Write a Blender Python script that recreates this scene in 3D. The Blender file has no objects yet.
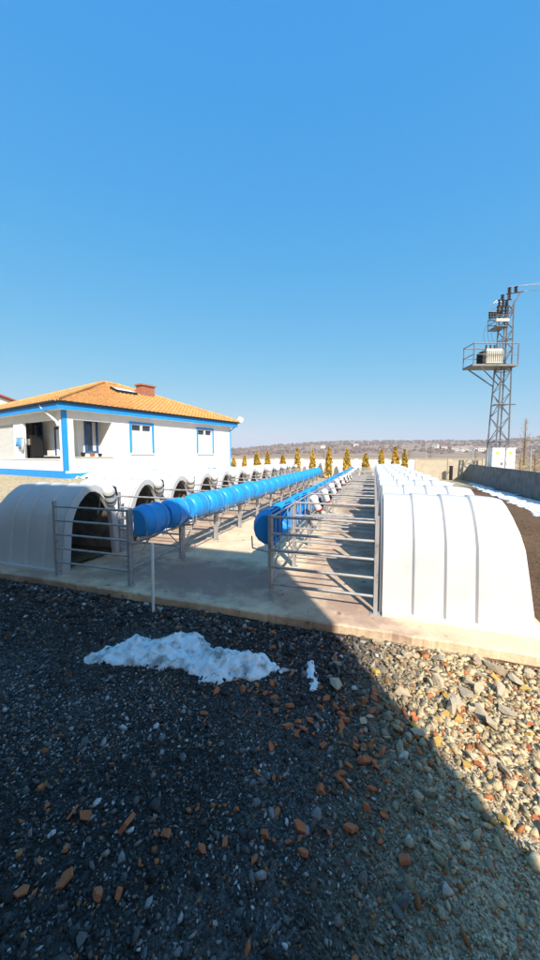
import bpy, bmesh, math, random
import numpy as np
from mathutils import Vector, Matrix, noise as mnoise
random.seed(7); RNG = np.random.default_rng(7)
S = bpy.context.scene
COL = S.collection
# ------------------------------------------------------------------ camera
cam_d = bpy.data.cameras.new('camera'); cam = bpy.data.objects.new('camera', cam_d); COL.objects.link(cam)
cam_d.sensor_fit = 'HORIZONTAL'; cam_d.sensor_width = 36.0; cam_d.lens = 36*324/540
cam_d.clip_start = .05; cam_d.clip_end = 6000
YAW, PITCH = math.radians(17.75), math.radians(4.236)
cam.location = (0, 0, 1.85); cam.rotation_euler = (math.pi/2-PITCH, 0, YAW)
S.camera = cam
# ------------------------------------------------------------------ sky and sun
EL = math.radians(39); AZ = math.radians(147)          # compass angle of the sun from +Y towards +X
w = bpy.data.worlds.new('World'); S.world = w; w.use_nodes = True
nt = w.node_tree; bg = nt.nodes['Background']
sky = nt.nodes.new('ShaderNodeTexSky'); sky.sky_type = 'NISHITA'; sky.sun_disc = False
sky.sun_elevation = EL; sky.sun_rotation = AZ; sky.altitude = 0; sky.air_density = 1.0; sky.dust_density = 1.0; sky.ozone_density = 1.3
sp = nt.nodes.new('ShaderNodeSeparateColor'); cb_ = nt.nodes.new('ShaderNodeCombineColor')     # colour grade of the whole sky
nt.links.new(sky.outputs[0], sp.inputs[0])
for c_, (k_, g_) in enumerate(((.076, 1.20), (.318, .44), (.765, .07))):
    pw = nt.nodes.new('ShaderNodeMath'); pw.operation = 'POWER'; pw.inputs[1].default_value = g_
    ml = nt.nodes.new('ShaderNodeMath'); ml.operation = 'MULTIPLY'; ml.inputs[1].default_value = k_/.28
    nt.links.new(sp.outputs[c_], pw.inputs[0]); nt.links.new(pw.outputs[0], ml.inputs[0]); nt.links.new(ml.outputs[0], cb_.inputs[c_])
nt.links.new(cb_.outputs[0], bg.inputs[0]); bg.inputs[1].default_value = .15
sd = bpy.data.lights.new('sun', 'SUN'); sd.energy = 4.1; sd.angle = math.radians(.53); sd.color = (1, .92, .79)
so = bpy.data.objects.new('sun', sd); COL.objects.link(so); so.location = (10, -20, 30)
SUNV = Vector((math.sin(AZ)*math.cos(EL), math.cos(AZ)*math.cos(EL), math.sin(EL)))
so.rotation_euler = (-SUNV).to_track_quat('-Z', 'Y').to_euler()
S.view_settings.view_transform = 'Standard'; S.view_settings.look = 'None'; S.view_settings.gamma = 1
S.view_settings.exposure = .9; S.view_settings.use_curve_mapping = False
S.render.engine = 'CYCLES'

# ------------------------------------------------------------------ helpers
def mat(name, c, rough=.7, var=.12, scale=6, bump=0, bscale=40, metal=0, c2=None, spec=.5, detail=5, contrast=(.35, .65)):
    m = bpy.data.materials.new(name); m.use_nodes = True; t = m.node_tree; b = t.nodes['Principled BSDF']
    b.inputs['Roughness'].default_value = rough; b.inputs['Metallic'].default_value = metal
    b.inputs['Specular IOR Level'].default_value = spec
    tc = t.nodes.new('ShaderNodeTexCoord')
    n = t.nodes.new('ShaderNodeTexNoise'); n.inputs['Scale'].default_value = scale; n.inputs['Detail'].default_value = detail
    n.inputs['Roughness'].default_value = .65
    t.links.new(tc.outputs['Object'], n.inputs['Vector'])
    r = t.nodes.new('ShaderNodeValToRGB'); t.links.new(n.outputs['Fac'], r.inputs[0])
    if c2 is None: c2 = tuple(max(0, x*(1-2*var)) for x in c)
    r.color_ramp.elements[0].position = contrast[0]; r.color_ramp.elements[1].position = contrast[1]
    r.color_ramp.elements[0].color = (*c2, 1); r.color_ramp.elements[1].color = (*c, 1)
    t.links.new(r.outputs[0], b.inputs['Base Color'])
    if bump:
        n2 = t.nodes.new('ShaderNodeTexNoise'); n2.inputs['Scale'].default_value = bscale; n2.inputs['Detail'].default_value = 6
        t.links.new(tc.outputs['Object'], n2.inputs['Vector'])
        bp = t.nodes.new('ShaderNodeBump'); bp.inputs['Strength'].default_value = bump; bp.inputs['Distance'].default_value = .02
        t.links.new(n2.outputs['Fac'], bp.inputs['Height']); t.links.new(bp.outputs[0], b.inputs['Normal'])
    return m
def mat_attr(name, rough=.9, nscale=60, namt=.35, bump=0, bscale=90, spec=.3, grit=0):
    m = bpy.data.materials.new(name); m.use_nodes = True; t = m.node_tree; b = t.nodes['Principled BSDF']
    b.inputs['Roughness'].default_value = rough; b.inputs['Specular IOR Level'].default_value = spec
    a = t.nodes.new('ShaderNodeAttribute'); a.attribute_name = 'Col'
    g = t.nodes.new('ShaderNodeNewGeometry')
    n = t.nodes.new('ShaderNodeTexNoise'); n.inputs['Scale'].default_value = nscale; n.inputs['Detail'].default_value = 6; n.inputs['Roughness'].default_value = .7
    t.links.new(g.outputs['Position'], n.inputs['Vector'])
    mr = t.nodes.new('ShaderNodeMapRange'); mr.inputs[1].default_value = .3; mr.inputs[2].default_value = .7
    mr.inputs[3].default_value = 1-namt; mr.inputs[4].default_value = 1+namt
    t.links.new(n.outputs['Fac'], mr.inputs[0])
    mx = t.nodes.new('ShaderNodeVectorMath'); mx.operation = 'SCALE'
    t.links.new(a.outputs['Color'], mx.inputs[0])
    if grit:                                             # fine grains between the loose stones
        vo = t.nodes.new('ShaderNodeTexVoronoi'); vo.inputs['Scale'].default_value = grit; t.links.new(g.outputs['Position'], vo.inputs['Vector'])
        sr = t.nodes.new('ShaderNodeSeparateColor'); t.links.new(vo.outputs['Color'], sr.inputs[0])
        pr_ = t.nodes.new('ShaderNodeMapRange'); pr_.inputs[3].default_value = .45; pr_.inputs[4].default_value = 1.7; t.links.new(sr.outputs[0], pr_.inputs[0])
        mm = t.nodes.new('ShaderNodeMath'); mm.operation = 'MULTIPLY'; t.links.new(pr_.outputs[0], mm.inputs[0]); t.links.new(mr.outputs[0], mm.inputs[1])
        t.links.new(mm.outputs[0], mx.inputs['Scale'])
    else: t.links.new(mr.outputs[0], mx.inputs['Scale'])
    t.links.new(mx.outputs[0], b.inputs['Base Color'])
    if bump:
        n2 = t.nodes.new('ShaderNodeTexNoise'); n2.inputs['Scale'].default_value = bscale; n2.inputs['Detail'].default_value = 8
        t.links.new(g.outputs['Position'], n2.inputs['Vector'])
        bp = t.nodes.new('ShaderNodeBump'); bp.inputs['Strength'].default_value = bump; bp.inputs['Distance'].default_value = .03
        t.links.new(n2.outputs['Fac'], bp.inputs['Height']); t.links.new(bp.outputs[0], b.inputs['Normal'])
    return m

class MB:
    def __init__(s, T=None): s.v = []; s.f = []; s.T = T
    def add(s, vs, fs):
        o = len(s.v)
        for p in vs:
            s.v.append(tuple(s.T(p)) if s.T else tuple(p))
        s.f += [tuple(i+o for i in f) for f in fs]; return s
    def box(s, x0, x1, y0, y1, z0, z1):
        return s.add([(x0,y0,z0),(x1,y0,z0),(x1,y1,z0),(x0,y1,z0),(x0,y0,z1),(x1,y0,z1),(x1,y1,z1),(x0,y1,z1)],
                     [(0,3,2,1),(4,5,6,7),(0,1,5,4),(1,2,6,5),(2,3,7,6),(3,0,4,7)])
    def tube(s, p, q, r, n=6, r2=None):
        p, q = Vector(p), Vector(q); r2 = r if r2 is None else r2
        d = (q-p).normalized(); a = d.orthogonal().normalized(); b = d.cross(a)
        vs = []
        for c, rr in ((p, r), (q, r2)):
            for i in range(n):
                t = 2*math.pi*(i+.5)/n; vs.append(c+(a*math.cos(t)+b*math.sin(t))*rr)
        fs = [(i, (i+1)%n, n+(i+1)%n, n+i) for i in range(n)]+[tuple(range(n-1,-1,-1)), tuple(range(n,2*n))]
        return s.add(vs, fs)
    def path(s, pts, r, n=6):
        for a, b in zip(pts, pts[1:]): s.tube(a, b, r, n)
        return s
    def loft(s, rings, close=False, cap0=False, cap1=False):
        n = len(rings[0]); vs = [p for r in rings for p in r]; fs = []
        for k in range(len(rings)-1):
            for i in range(n if close else n-1):
                j = (i+1) % n; fs.append((k*n+i, k*n+j, (k+1)*n+j, (k+1)*n+i))
        if cap0: fs.append(tuple(range(n-1,-1,-1)))
        if cap1: fs.append(tuple((len(rings)-1)*n+i for i in range(n)))
        return s.add(vs, fs)
    def mesh(s, name, m, smooth=False, sharp=35, fix=True):
        me = bpy.data.meshes.new(name); me.from_pydata(s.v, [], s.f); me.materials.append(m)
        if fix:
            bm = bmesh.new(); bm.from_mesh(me); bmesh.ops.recalc_face_normals(bm, faces=bm.faces); bm.to_mesh(me); bm.free()
        if smooth:
            me.polygons.foreach_set('use_smooth', [True]*len(me.polygons)); me.set_sharp_from_angle(angle=math.radians(sharp))
        me.update(); return me
    def build(s, name, m, parent=None, smooth=False, sharp=35, loc=None, fix=True):
        o = bpy.data.objects.new(name, s.mesh(name, m, smooth, sharp, fix)); COL.objects.link(o)
        if parent: o.parent = parent
        if loc is not None: o.location = loc
        return o
def thing(name, label, cat, loc=(0,0,0), rz=0, group=None):
    o = bpy.data.objects.new(name, None); COL.objects.link(o); o.empty_display_size = .2
    o.location = loc; o.rotation_euler = (0,0,rz); return tag(o, label, cat, group)
def tag(o, label, cat, group=None, kind=None):
    o['label'] = label; o['category'] = cat
    if group: o['group'] = group
    if kind: o['kind'] = kind
    return o
def structure(o): o['kind'] = 'structure'; return o
def copy_tree(o, parent=None):
    c = o.copy(); COL.objects.link(c)
    if parent: c.parent = parent
    for ch in o.children: copy_tree(ch, c)
    return c
ORD = 'first second third fourth fifth sixth seventh eighth ninth tenth eleventh twelfth thirteenth fourteenth fifteenth sixteenth seventeenth eighteenth nineteenth twentieth twenty-first twenty-second twenty-third twenty-fourth twenty-fifth twenty-sixth twenty-seventh twenty-eighth'.split()
def sm(x): x = min(1, max(0, x)); return x*x*(3-2*x)
def N(x, y, z=0): return mnoise.noise(Vector((x, y, z)))

# ------------------------------------------------------------------ materials
M = {}
M['hutch'] = mat('white_hutch_plastic', (.55,.558,.575), .45, .05, 2.5, .06, 60, c2=(.50,.505,.51))
M['shade_lining'] = mat('hutch_inner_shade', (.34,.33,.31), .8, .2, 4, .1, 40, c2=(.13,.12,.11))  # dark tone paints the shade inside the hutch onto an inner shell
M['hutch_in'] = mat('hutch_bedding', (.16,.11,.06), .95, .3, 14, .6, 60)
M['steel'] = mat('galvanised_steel', (.42,.41,.41), .5, .18, 9, .05, 120, metal=.3, c2=(.24,.19,.155), contrast=(.28,.5))
M['tower_steel'] = mat('weathered_steel', (.22,.22,.23), .6, .18, 5, metal=.3)
M['blue_drum'] = mat('blue_drum_plastic', (.012,.31,.82), .42, .10, 3, .05, 60, c2=(.035,.27,.62))
def slab_mat():
    m = bpy.data.materials.new('slab_concrete'); m.use_nodes = True; t = m.node_tree; b = t.nodes['Principled BSDF']; b.inputs['Roughness'].default_value = .88
    L = t.links.new; g = t.nodes.new('ShaderNodeNewGeometry'); sx = t.nodes.new('ShaderNodeSeparateXYZ'); L(g.outputs['Position'], sx.inputs[0])
    def noi(sc, det=6, ro=.65):
        n = t.nodes.new('ShaderNodeTexNoise'); n.inputs['Scale'].default_value = sc; n.inputs['Detail'].default_value = det; n.inputs['Roughness'].default_value = ro; L(g.outputs['Position'], n.inputs['Vector']); return n.outputs['Fac']
    def rng(v, a, b_, c=0, d=1):
        r = t.nodes.new('ShaderNodeMapRange'); r.interpolation_type = 'SMOOTHSTEP'; L(v, r.inputs[0])
        for k, q in enumerate((a, b_, c, d)): r.inputs[1+k].default_value = q
        return r.outputs[0]
    def mth(op, a, b_):
        q = t.nodes.new('ShaderNodeMath'); q.operation = op
        for k, v in enumerate((a, b_)):
            if isinstance(v, (int, float)): q.inputs[k].default_value = v
            else: L(v, q.inputs[k])
        return q.outputs[0]
    def mix(f, a, col):
        q = t.nodes.new('ShaderNodeMix'); q.data_type = 'RGBA'; L(f, q.inputs[0]); L(a, q.inputs[6]); q.inputs[7].default_value = (*col, 1); return q.outputs[2]
    base = t.nodes.new('ShaderNodeValToRGB'); L(noi(2.1, 9), base.inputs[0]); e = base.color_ramp.elements
    e[0].position = .3; e[1].position = .62; e[0].color = (.60,.44,.30,1); e[1].color = (.80,.63,.43,1); c = base.outputs[0]
    wob = mth('MULTIPLY', mth('SUBTRACT', noi(3.0), .5), 1.1); xw = mth('ADD', sx.outputs[0], wob)
    pens = mth('ADD', mth('MULTIPLY', rng(xw, -1.25, -.85), rng(xw, .6, .2)), rng(xw, -3.2, -3.7))
    c = mix(mth('MULTIPLY', pens, rng(noi(1.7, 8), .36, .62, .25, .85)), c, (.34,.22,.17))      # muck trodden into the pens
    d2 = mth('ADD', mth('POWER', mth('MULTIPLY', mth('ADD', sx.outputs[0], 2.4), .55), 2), mth('POWER', mth('MULTIPLY', mth('SUBTRACT', sx.outputs[1], 4.35), 1.0), 2))
    c = mix(mth('MULTIPLY', rng(mth('ADD', d2, mth('MULTIPLY', wob, 1.6)), 1.0, .1), .85), c, (.31,.18,.145))   # damp spill at the alley mouth
    c = mix(rng(noi(6.5, 5, .5), .63, .72, 0, .8), c, (.13,.10,.085))
    c = mix(rng(noi(38, 4, .6), .62, .75, 0, .5), c, (.16,.13,.11))
    L(c, b.inputs['Base Color'])
    bp = t.nodes.new('ShaderNodeBump'); bp.inputs['Strength'].default_value = .4; bp.inputs['Distance'].default_value = .02; L(noi(55, 8), bp.inputs['Height']); L(bp.outputs[0], b.inputs['Normal'])
    return m
M['concrete'] = slab_mat()
M['wallconc'] = mat('cast_concrete', (.20,.20,.195), .9, .15, 2.2, .3, 50, c2=(.11,.11,.11))
M['plaster'] = mat('white_plaster', (.82,.80,.77), .9, .04, 2, .15, 90)
M['beige'] = mat('beige_render', (.52,.45,.34), .9, .1, 2, .2, 60)
M['blue'] = mat('blue_paint', (.012,.29,.78), .5, .06, 4)
M['darkblue'] = mat('dark_blue_frame', (.02,.09,.25), .5, .06, 4)
M['tile'] = mat('roof_tile', (.64,.35,.12), .8, .15, 5, .25, 30, c2=(.45,.215,.07), detail=9)
M['brick'] = mat('chimney_brick', (.42,.17,.10), .9, .2, 14, .3, 60)
M['pvc'] = mat('white_pvc', (.80,.80,.80), .4, .03, 4)
M['glass'] = mat('window_glass', (.03,.04,.05), .08, .1, 2, spec=.8)
M['curtain'] = mat('curtain_behind_glass', (.60,.60,.58), .8, .08, 8)
M['dark'] = mat('black_iron', (.012,.012,.013), .5, .2, 8)
M['red'] = mat('red_rubber', (.55,.035,.02), .5, .1, 8)
M['cream'] = mat('transformer_paint', (.62,.60,.52), .5, .08, 5)
M['yellow'] = mat('yellow_sticker', (.80,.62,.03), .5, .03, 5)
M['insul'] = mat('brown_porcelain', (.03,.018,.015), .25, .1, 8)
M['snow'] = mat('old_snow', (.86,.88,.92), .7, .12, 7, .8, 22, c2=(.33,.315,.30), detail=8, contrast=(.36,.53))
M['bark'] = mat('bark', (.10,.07,.05), .95, .2, 20, .4, 60)
M['twig'] = mat('bare_twig', (.30,.205,.125), .95, .2, 3)
M['thuja'] = mat('golden_thuja', (.70,.42,.04), .9, .2, 2.5, c2=(.28,.21,.03), contrast=(.4,.62))
M['hill'] = mat('bare_hillside', (.34,.245,.165), 1, .2, .01, c2=(.20,.145,.115), detail=12)
M['wood'] = mat('far_woodland', (.19,.14,.115), 1, .2, .03, c2=(.11,.08,.075))
M['cloth'] = mat('blue_cloth', (.12,.33,.62), .9, .15, 9)
M['grey_cloth'] = mat('pale_cloth', (.55,.58,.62), .9, .15, 9)
M['gravel'] = mat_attr('gravel_stone', .9, 70, .3, .3, 160)
M['ground'] = mat_attr('ground_soil', .95, 9, .4, .9, 45, grit=95)
M['roofred'] = mat('red_metal_roof', (.30,.06,.045), .6, .1, 3)
M['farroof'] = mat('far_house_roof', (.40,.29,.24), .9, .1, .5)
M['farwall'] = mat('far_house_wall', (.72,.70,.66), .9, .05, .5)

# ------------------------------------------------------------------ ground
sc_h = 14/13
HB = Vector((-12.66, 10.62, .99))
E1 = Vector((.3173, .9483, 0)).normalized(); E2 = Vector((-.9716, .2366, 0)).normalized()
def house_dist(x, y):
    p = Vector((x, y, 0))-Vector((HB.x, HB.y, 0)); det = E1.x*E2.y-E1.y*E2.x
    a = (p.x*E2.y-p.y*E2.x)/det; b = (E1.x*p.y-E1.y*p.x)/det
    L, W = 9.6*sc_h, 9*sc_h
    da = max(-a, 0, a-L); db = max(-b, 0, b-W); return math.hypot(da, db), a, b
def ground_z(x, y):
    z = -.11
    d, a, b = house_dist(x, y)
    D = 4.2 if a < 0 else 4.2+(2.6-4.2)*sm(a/6)
    z += .98*sm(1.05-d/D) if d < 6 else 0
    if -8 < x < 6 and -4 < y < 3.6:                        # gentle lumps in the rubble yard
        z += .02*N(x*.8, y*.8)+.010*N(x*4, y*4, 3)+.006*N(x*11, y*11, 5)
    if x > 1.9 and y > 3 and x < 6.9: z += .04*N(x*.7, y*.7)+.015*N(x*5, y*5, 2)
    return z
def ground_col(x, y):
    d, a, b = house_dist(x, y); n = N(x*.5, y*.5, 9)
    gravel = Vector((.036, .032, .031)); soil = Vector((.115, .068, .036)); sand = Vector((.40, .33, .22)); grass = Vector((.42, .31, .16))
    c = gravel.lerp(Vector((.12, .108, .102)), sm((N(x*1.1, y*1.1, 21)+.05)*2.2)*.5)
    pale = sm((x+.40)/1.2)                              # paler rubble towards the right, with sunlight partly painted into its colour
    c = c.lerp(Vector((.50, .41, .29)), pale*.85)
    c = c.lerp(soil, sm((x-.75)/.5)*sm((y-2.95)/.25))
    if y > 3.4: c = c.lerp(soil*(1+.35*n), sm((x-1.6)/.3))
    if x < -6.2 and y > 3: c = c.lerp(sand*(1+.2*n), sm((-6.2-x)/.6))
    if y > 22: c = c.lerp(sand, sm((y-22)/3))
    r = math.hypot(x, y)
    if r > 28: c = c.lerp(grass*(1+.3*N(x*.03, y*.03)), sm((r-28)/14))
    if r > 160: c = c.lerp(Vector((.36, .25, .15)), sm((r-160)/300))
    return c
def axis(lo, hi, step, far): 
    a = list(np.arange(lo, hi+1e-6, step)); s = step
    while a[-1] < far: s *= 1.5; a.append(a[-1]+s)
    s = step
    while a[0] > -far: s *= 1.5; a.insert(0, a[0]-s)
    return a
ax = sorted(set([round(v, 3) for v in axis(-18, 10, .5, 3500)]+[round(v, 3) for v in np.arange(-6, 3, .1)]))
ay = sorted(set([round(v, 3) for v in axis(-6, 32, .5, 3500)]+[round(v, 3) for v in np.arange(.2, 3.6, .1)]))
nx, ny = len(ax), len(ay)
gv = [(x, y, ground_z(x, y)) for y in ay for x in ax]
gf = [(j*nx+i, j*nx+i+1, (j+1)*nx+i+1, (j+1)*nx+i) for j in range(ny-1) for i in range(nx-1)]
gm = bpy.data.meshes.new('ground'); gm.from_pydata(gv, [], gf); gm.materials.append(M['ground'])
ca = gm.color_attributes.new('Col', 'FLOAT_COLOR', 'POINT')
ca.data.foreach_set('color', [c for x, y, z in gv for c in (*ground_col(x, y), 1)])
gm.polygons.foreach_set('use_smooth', [True]*len(gm.polygons))
ground = structure(bpy.data.objects.new('ground', gm)); COL.objects.link(ground)

# slab
sl = MB(); X0, X1, Y0, Y1 = -6.35, 1.80, 3.52, 23.2
xs = np.linspace(X0, X1, 260); k = len(xs)
top = [(x, Y0+.025*N(x*3, 1)+.02*N(x*11, 4)+.016*max(0, N(x*23, 9)), 0) for x in xs]
bot = [(x, Y0+.01+.03*N(x*2.3, 7), -.25) for x in xs]
lip = [(x, p[1]-.012, -.018) for x, p in zip(xs, top)]
back = [(x, Y1, 0) for x in xs]; backb = [(x, Y1, -.25) for x in xs]
sl.loft([bot, lip, top, back, backb])
sl.add([bot[0], lip[0], top[0], back[0], backb[0]], [(0,1,2,3,4)]); sl.add([bot[-1], lip[-1], top[-1], back[-1], backb[-1]], [(4,3,2,1,0)])
structure(sl.build('concrete_slab', M['concrete']))

# hills
hz_az = [-75,-40,-24.8,-12.5,-5.6,4,13.8,21.9,35,60]; hz_t = [.012,.016,.021,.0385,.044,.0425,.039,.044,.046,.04]
def hill_t(azd): return float(np.interp(azd, hz_az, hz_t))
rings = []
azs = np.linspace(-75, 60, 180); rad = [380, 450, 520, 600, 690, 790, 900, 1020, 1150, 1300, 1480, 1700]
def hill_z(azd, r):
    t = hill_t(azd)+.0016*N(azd*.35, 3)+.0006*N(azd*1.3, 8); zt = t*1300+1.9
    u = (r-380)/920.0
    if r <= 1300: return -.3+zt*(sm(u)*.45+u*.55)+ (1.6*N(azd*.4, r*.006)*min(1, u*3))
    return zt-(r-1300)*.06
for r in rad:
    rings.append([(math.sin(math.radians(a))*r, math.cos(math.radians(a))*r, hill_z(a, r)) for a in azs])
structure(MB().loft(rings).build('hills', M['hill'], smooth=True, sharp=80))
# scrub woodland on the slopes
def clump_mesh(mb, c, r, rz=None):
    rz = rz or r; v = []
    for i in range(3):
        for j in range(5):
            t = 2*math.pi*(j+i*.5)/5; q = (.75, 1, .55)[i]*r*random.uniform(.7, 1.25)
            v.append((c[0]+math.cos(t)*q, c[1]+math.sin(t)*q, c[2]+(0, .5, 1.2)[i]*rz*random.uniform(.8, 1.2)))
    v.append((c[0], c[1], c[2]+1.6*rz)); f = []
    for i in range(2):
        for j in range(5):
            f.append((i*5+j, i*5+(j+1)%5, i*5+5+(j+1)%5, i*5+5+j))
    for j in range(5): f.append((10+j, 10+(j+1)%5, 15))
    mb.add(v, f)
wd = MB()
for i in range(4200):
    a = random.uniform(-45, 40); r = random.uniform(500, 1300)
    if N(a*.25, r*.006, 5) < -.08 and random.random() < .8: continue
    rr = math.radians(a); q = random.uniform(2.0, 5.0)
    clump_mesh(wd, (math.sin(rr)*r, math.cos(rr)*r, hill_z(a, r)-1.0), q, q*.8)
tag(wd.build('woodland', M['wood'], fix=False), 'brown leafless scrub covering the distant hills', 'woodland', kind='stuff')

# ------------------------------------------------------------------ calf hutches
PROF = [(.63,0),(.60,.30),(.565,.60),(.525,.86),(.44,1.03),(.33,1.175),(.20,1.29),(.08,1.35)]
PROF = PROF+[(-y, z) for y, z in reversed(PROF)]
def x_end(z): return 1.53-.11*(z/.95) if z < .95 else 1.42-.10*(z-.95)/.41
def make_hutch(label):
    h = thing('calf_hutch', label, 'calf hutch')
    rings = []
    def ring(x, s): return [(x, y*s, z*(1+(s-1)*.35)) for y, z in PROF]
    secs = [0, .33, .66, .97]
    for i, b in enumerate(secs):
        e = secs[i+1] if i < 3 else 1.21
        if i == 0: rings += [ring(0, 1.0), ring(.04, 1.0)]
        else: rings += [ring(b-.012, .990), ring(b+.012, 1.03), ring(b+.04, 1.036)]
        rings.append(ring(e-.02, .990 if i < 3 else 1.0))
    rings.append([(x_end(z)-.06, y*.99, z*.995) for y, z in PROF]); rings.append([(x_end(z), y*.93, z*.985) for y, z in PROF])
    m = MB().loft(rings)
    n = len(PROF); last = rings[-1]
    m.add(last, [tuple(range(n))])
    sh = m.build('shell', M['hutch'], h, smooth=True, sharp=28)
    INN = [(y*.76, z*.91) for y, z in PROF]
    f = MB().loft([[(-.012, y*1.01, z*1.005) for y, z in PROF], [(-.03, (y*.97), z*.99) for y, z in PROF], [(-.03, y*1.03, z) for y, z in INN], [(.0, y, z) for y, z in INN], [(.05, y, z) for y, z in INN]])
    f.build('front_frame', M['hutch'], h, smooth=True, sharp=30)
    b = MB()
    for sgn in (1, -1): b.box(0, 1.46, min(sgn*.62, sgn*.70), max(sgn*.62, sgn*.70), 0, .045)
    b.box(1.461, 1.58, -.70, .70, 0, .045)
    b.build('base_flange', M['hutch'], h)
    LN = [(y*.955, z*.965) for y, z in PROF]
    li = MB().loft([[(x, y, z) for y, z in LN] for x in (.052, .5, 1.0)]+[[(x_end(z)-.09, y, z) for y, z in LN]])  # added inner shell, darkened in place of interior shade
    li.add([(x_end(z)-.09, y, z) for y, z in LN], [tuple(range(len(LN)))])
    li.build('shade_lining', M['shade_lining'], h, smooth=True, sharp=40)
    g = MB(); v = []; nx_, ny_ = 9, 8
    for i in range(nx_):
        for j in range(ny_): v.append((.02+i*1.38/(nx_-1), -.56+j*1.12/(ny_-1), .03+.05*random.random()))
    g.add(v, [(i*ny_+j, (i+1)*ny_+j, (i+1)*ny_+j+1, i*ny_+j+1) for i in range(nx_-1) for j in range(ny_-1)])
    g.build('bedding', M['hutch_in'], h, smooth=True, sharp=180)
    return h
NL, NR, P = 12, 14, 1.33
YL, YR = 3.69, 3.88
XLF, XLB, XLH = -3.28, -4.66, -4.70
XRF, XRB, XRH = -1.24, .055, .13
hut0 = make_hutch('')
first = True
for i in range(NR):
    o = hut0 if i == 0 else copy_tree(hut0)
    o.location = (XRH+random.uniform(-.03,.03)*(i > 0), YR+.66+i*P, 0); o.rotation_euler.z = random.uniform(-.02,.02)*(i > 0)
    o['label'] = 'sunlit white ribbed calf hutch nearest the camera on the right' if i == 0 else f'white ribbed calf hutch, {ORD[i]} from the camera in the right row'
    o['group'] = 'calf hutches of the right row'
for i in range(NL):
    o = copy_tree(hut0); o.location = (XLH, YL+.72+i*P+.10*(i > 0), 0); o.scale = (1.17, 1, 1); o.rotation_euler.z = math.pi+random.uniform(-.02,.02)*(i > 0)
    o['label'] = 'shaded white calf hutch nearest the camera on the left' if i == 0 else f'white calf hutch with open arch, {ORD[i]} from the camera in the left row'
    o['group'] = 'calf hutches of the left row'

# ------------------------------------------------------------------ pen fences
RZ = (.21, .43, .65, .865, 1.08)
def side_fence(x0, x1):
    f = thing('pen_side_fence', '', 'fence')
    for x, h in ((x0, 1.10), (x1, 1.16)):
        p = MB().box(x-.022, x+.022, -.022, .022, 0, h).build('post', M['steel'], f)
        MB().box(x-.06, x+.06, -.05, .05, 0, .008).build('base_plate', M['steel'], p)
    a, b = min(x0, x1), max(x0, x1)
    for z in RZ: MB().tube((a+.022, 0, z), (b-.022, 0, z), .0165, 8).build('rail', M['steel'], f, smooth=True, sharp=60)
    return f
def front_gate(side):
    g = thing('pen_front_gate', '', 'gate')
    for y in (.05, P-.05):
        MB().box(-.02, .02, y-.02, y+.02, 0, 1.10).build('post', M['steel'], g)
    for z in (1.07, .60, .24): MB().tube((0, .07, z), (0, P-.07, z), .015, 8).build('rail', M['steel'], g, smooth=True, sharp=60)
    for y in (.24, .45, .88, 1.09): MB().tube((0, y, .615), (0, y, 1.055), .009, 6).build('bar', M['steel'], g)
    MB().tube((0, .075, .26), (0, .45, .585), .01, 6).build('brace', M['steel'], g)
    MB().tube((0, P-.075, .26), (0, P-.45, .585), .01, 6).build('brace', M['steel'], g)
    for y in (.05, P-.05):
        MB().path([(side*.02, y, .60), (side*.26, y, .64), (side*.27, y, .80)], .009, 6).build('bracket', M['steel'], g)
    return g
sR = side_fence(XRF, XRB); sL = side_fence(XLF, XLB)
for i in range(NR+1):
    o = sR if i == 0 else copy_tree(sR); o.location = (0, YR+i*P, 0)
    o['label'] = 'five-rail steel fence panel at the near end of the right pens' if i == 0 else f'five-rail steel divider fence, {ORD[i]} from the camera among the right pens'
    o['group'] = 'divider fences of the right pens'
for i in range(NL+1):
    o = sL if i == 0 else copy_tree(sL); o.location = (0, YL+i*P, 0)
    o['label'] = 'shaded five-rail steel fence beside the near left hutch' if i == 0 else f'five-rail steel divider fence, {ORD[i]} from the camera among the left pens'
    o['group'] = 'divider fences of the left pens'
gR = front_gate(-1); gL = front_gate(1)
for i in range(NR):
    o = gR if i == 0 else copy_tree(gR); o.location = (XRF, YR+i*P, 0)
    o['label'] = f'barred steel pen front along the alley, {ORD[i]} from the camera in the right row'; o['group'] = 'pen fronts of the right row'
for i in range(NL):
    o = gL if i == 0 else copy_tree(gL); o.location = (XLF, YL+i*P, 0)
    o['label'] = f'barred steel pen front along the alley, {ORD[i]} from the camera in the left row'; o['group'] = 'pen fronts of the left row'

# ------------------------------------------------------------------ blue half-drum feed troughs
DP = [(0,.235),(.07,.24),(.14,.222),(.205,.17),(.25,.09),(.265,0),(.25,-.09),(.21,-.155),(.14,-.205),(.06,-.225),(0,-.228)]
def make_trough():
    t = thing('feed_trough', '', 'feed trough')
    def ring(y, s, inn=0): return [(max(0, x*s-inn), y, z*s) for x, z in DP]
    L = .278
    prof = [(-L,.78),(-L+.012,.85),(-L+.04,.92),(-.16,.985),(-.13,1.0),(-.12,1.045),(-.09,1.045),(-.08,1.0),(.02,1.01),(.12,1.0),(.13,1.045),(.16,1.045),(.17,.99),(L-.04,.925),(L-.012,.855),(L,.78)]
    m = MB().loft([ring(y, s) for y, s in prof]); n = len(DP)
    m.add(ring(-L,.78), [tuple(range(n))]); m.add(ring(L,.78), [tuple(range(n-1,-1,-1))])
    m.build('shell', M['blue_drum'], t, smooth=True, sharp=50)
    for z in (.205, -.198): MB().tube((.006, -L+.03, z), (.006, L-.03, z), .014, 6).build('rolled_rim', M['blue_drum'], t)
    return t
tr0 = make_trough(); cnt = 0
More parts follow.
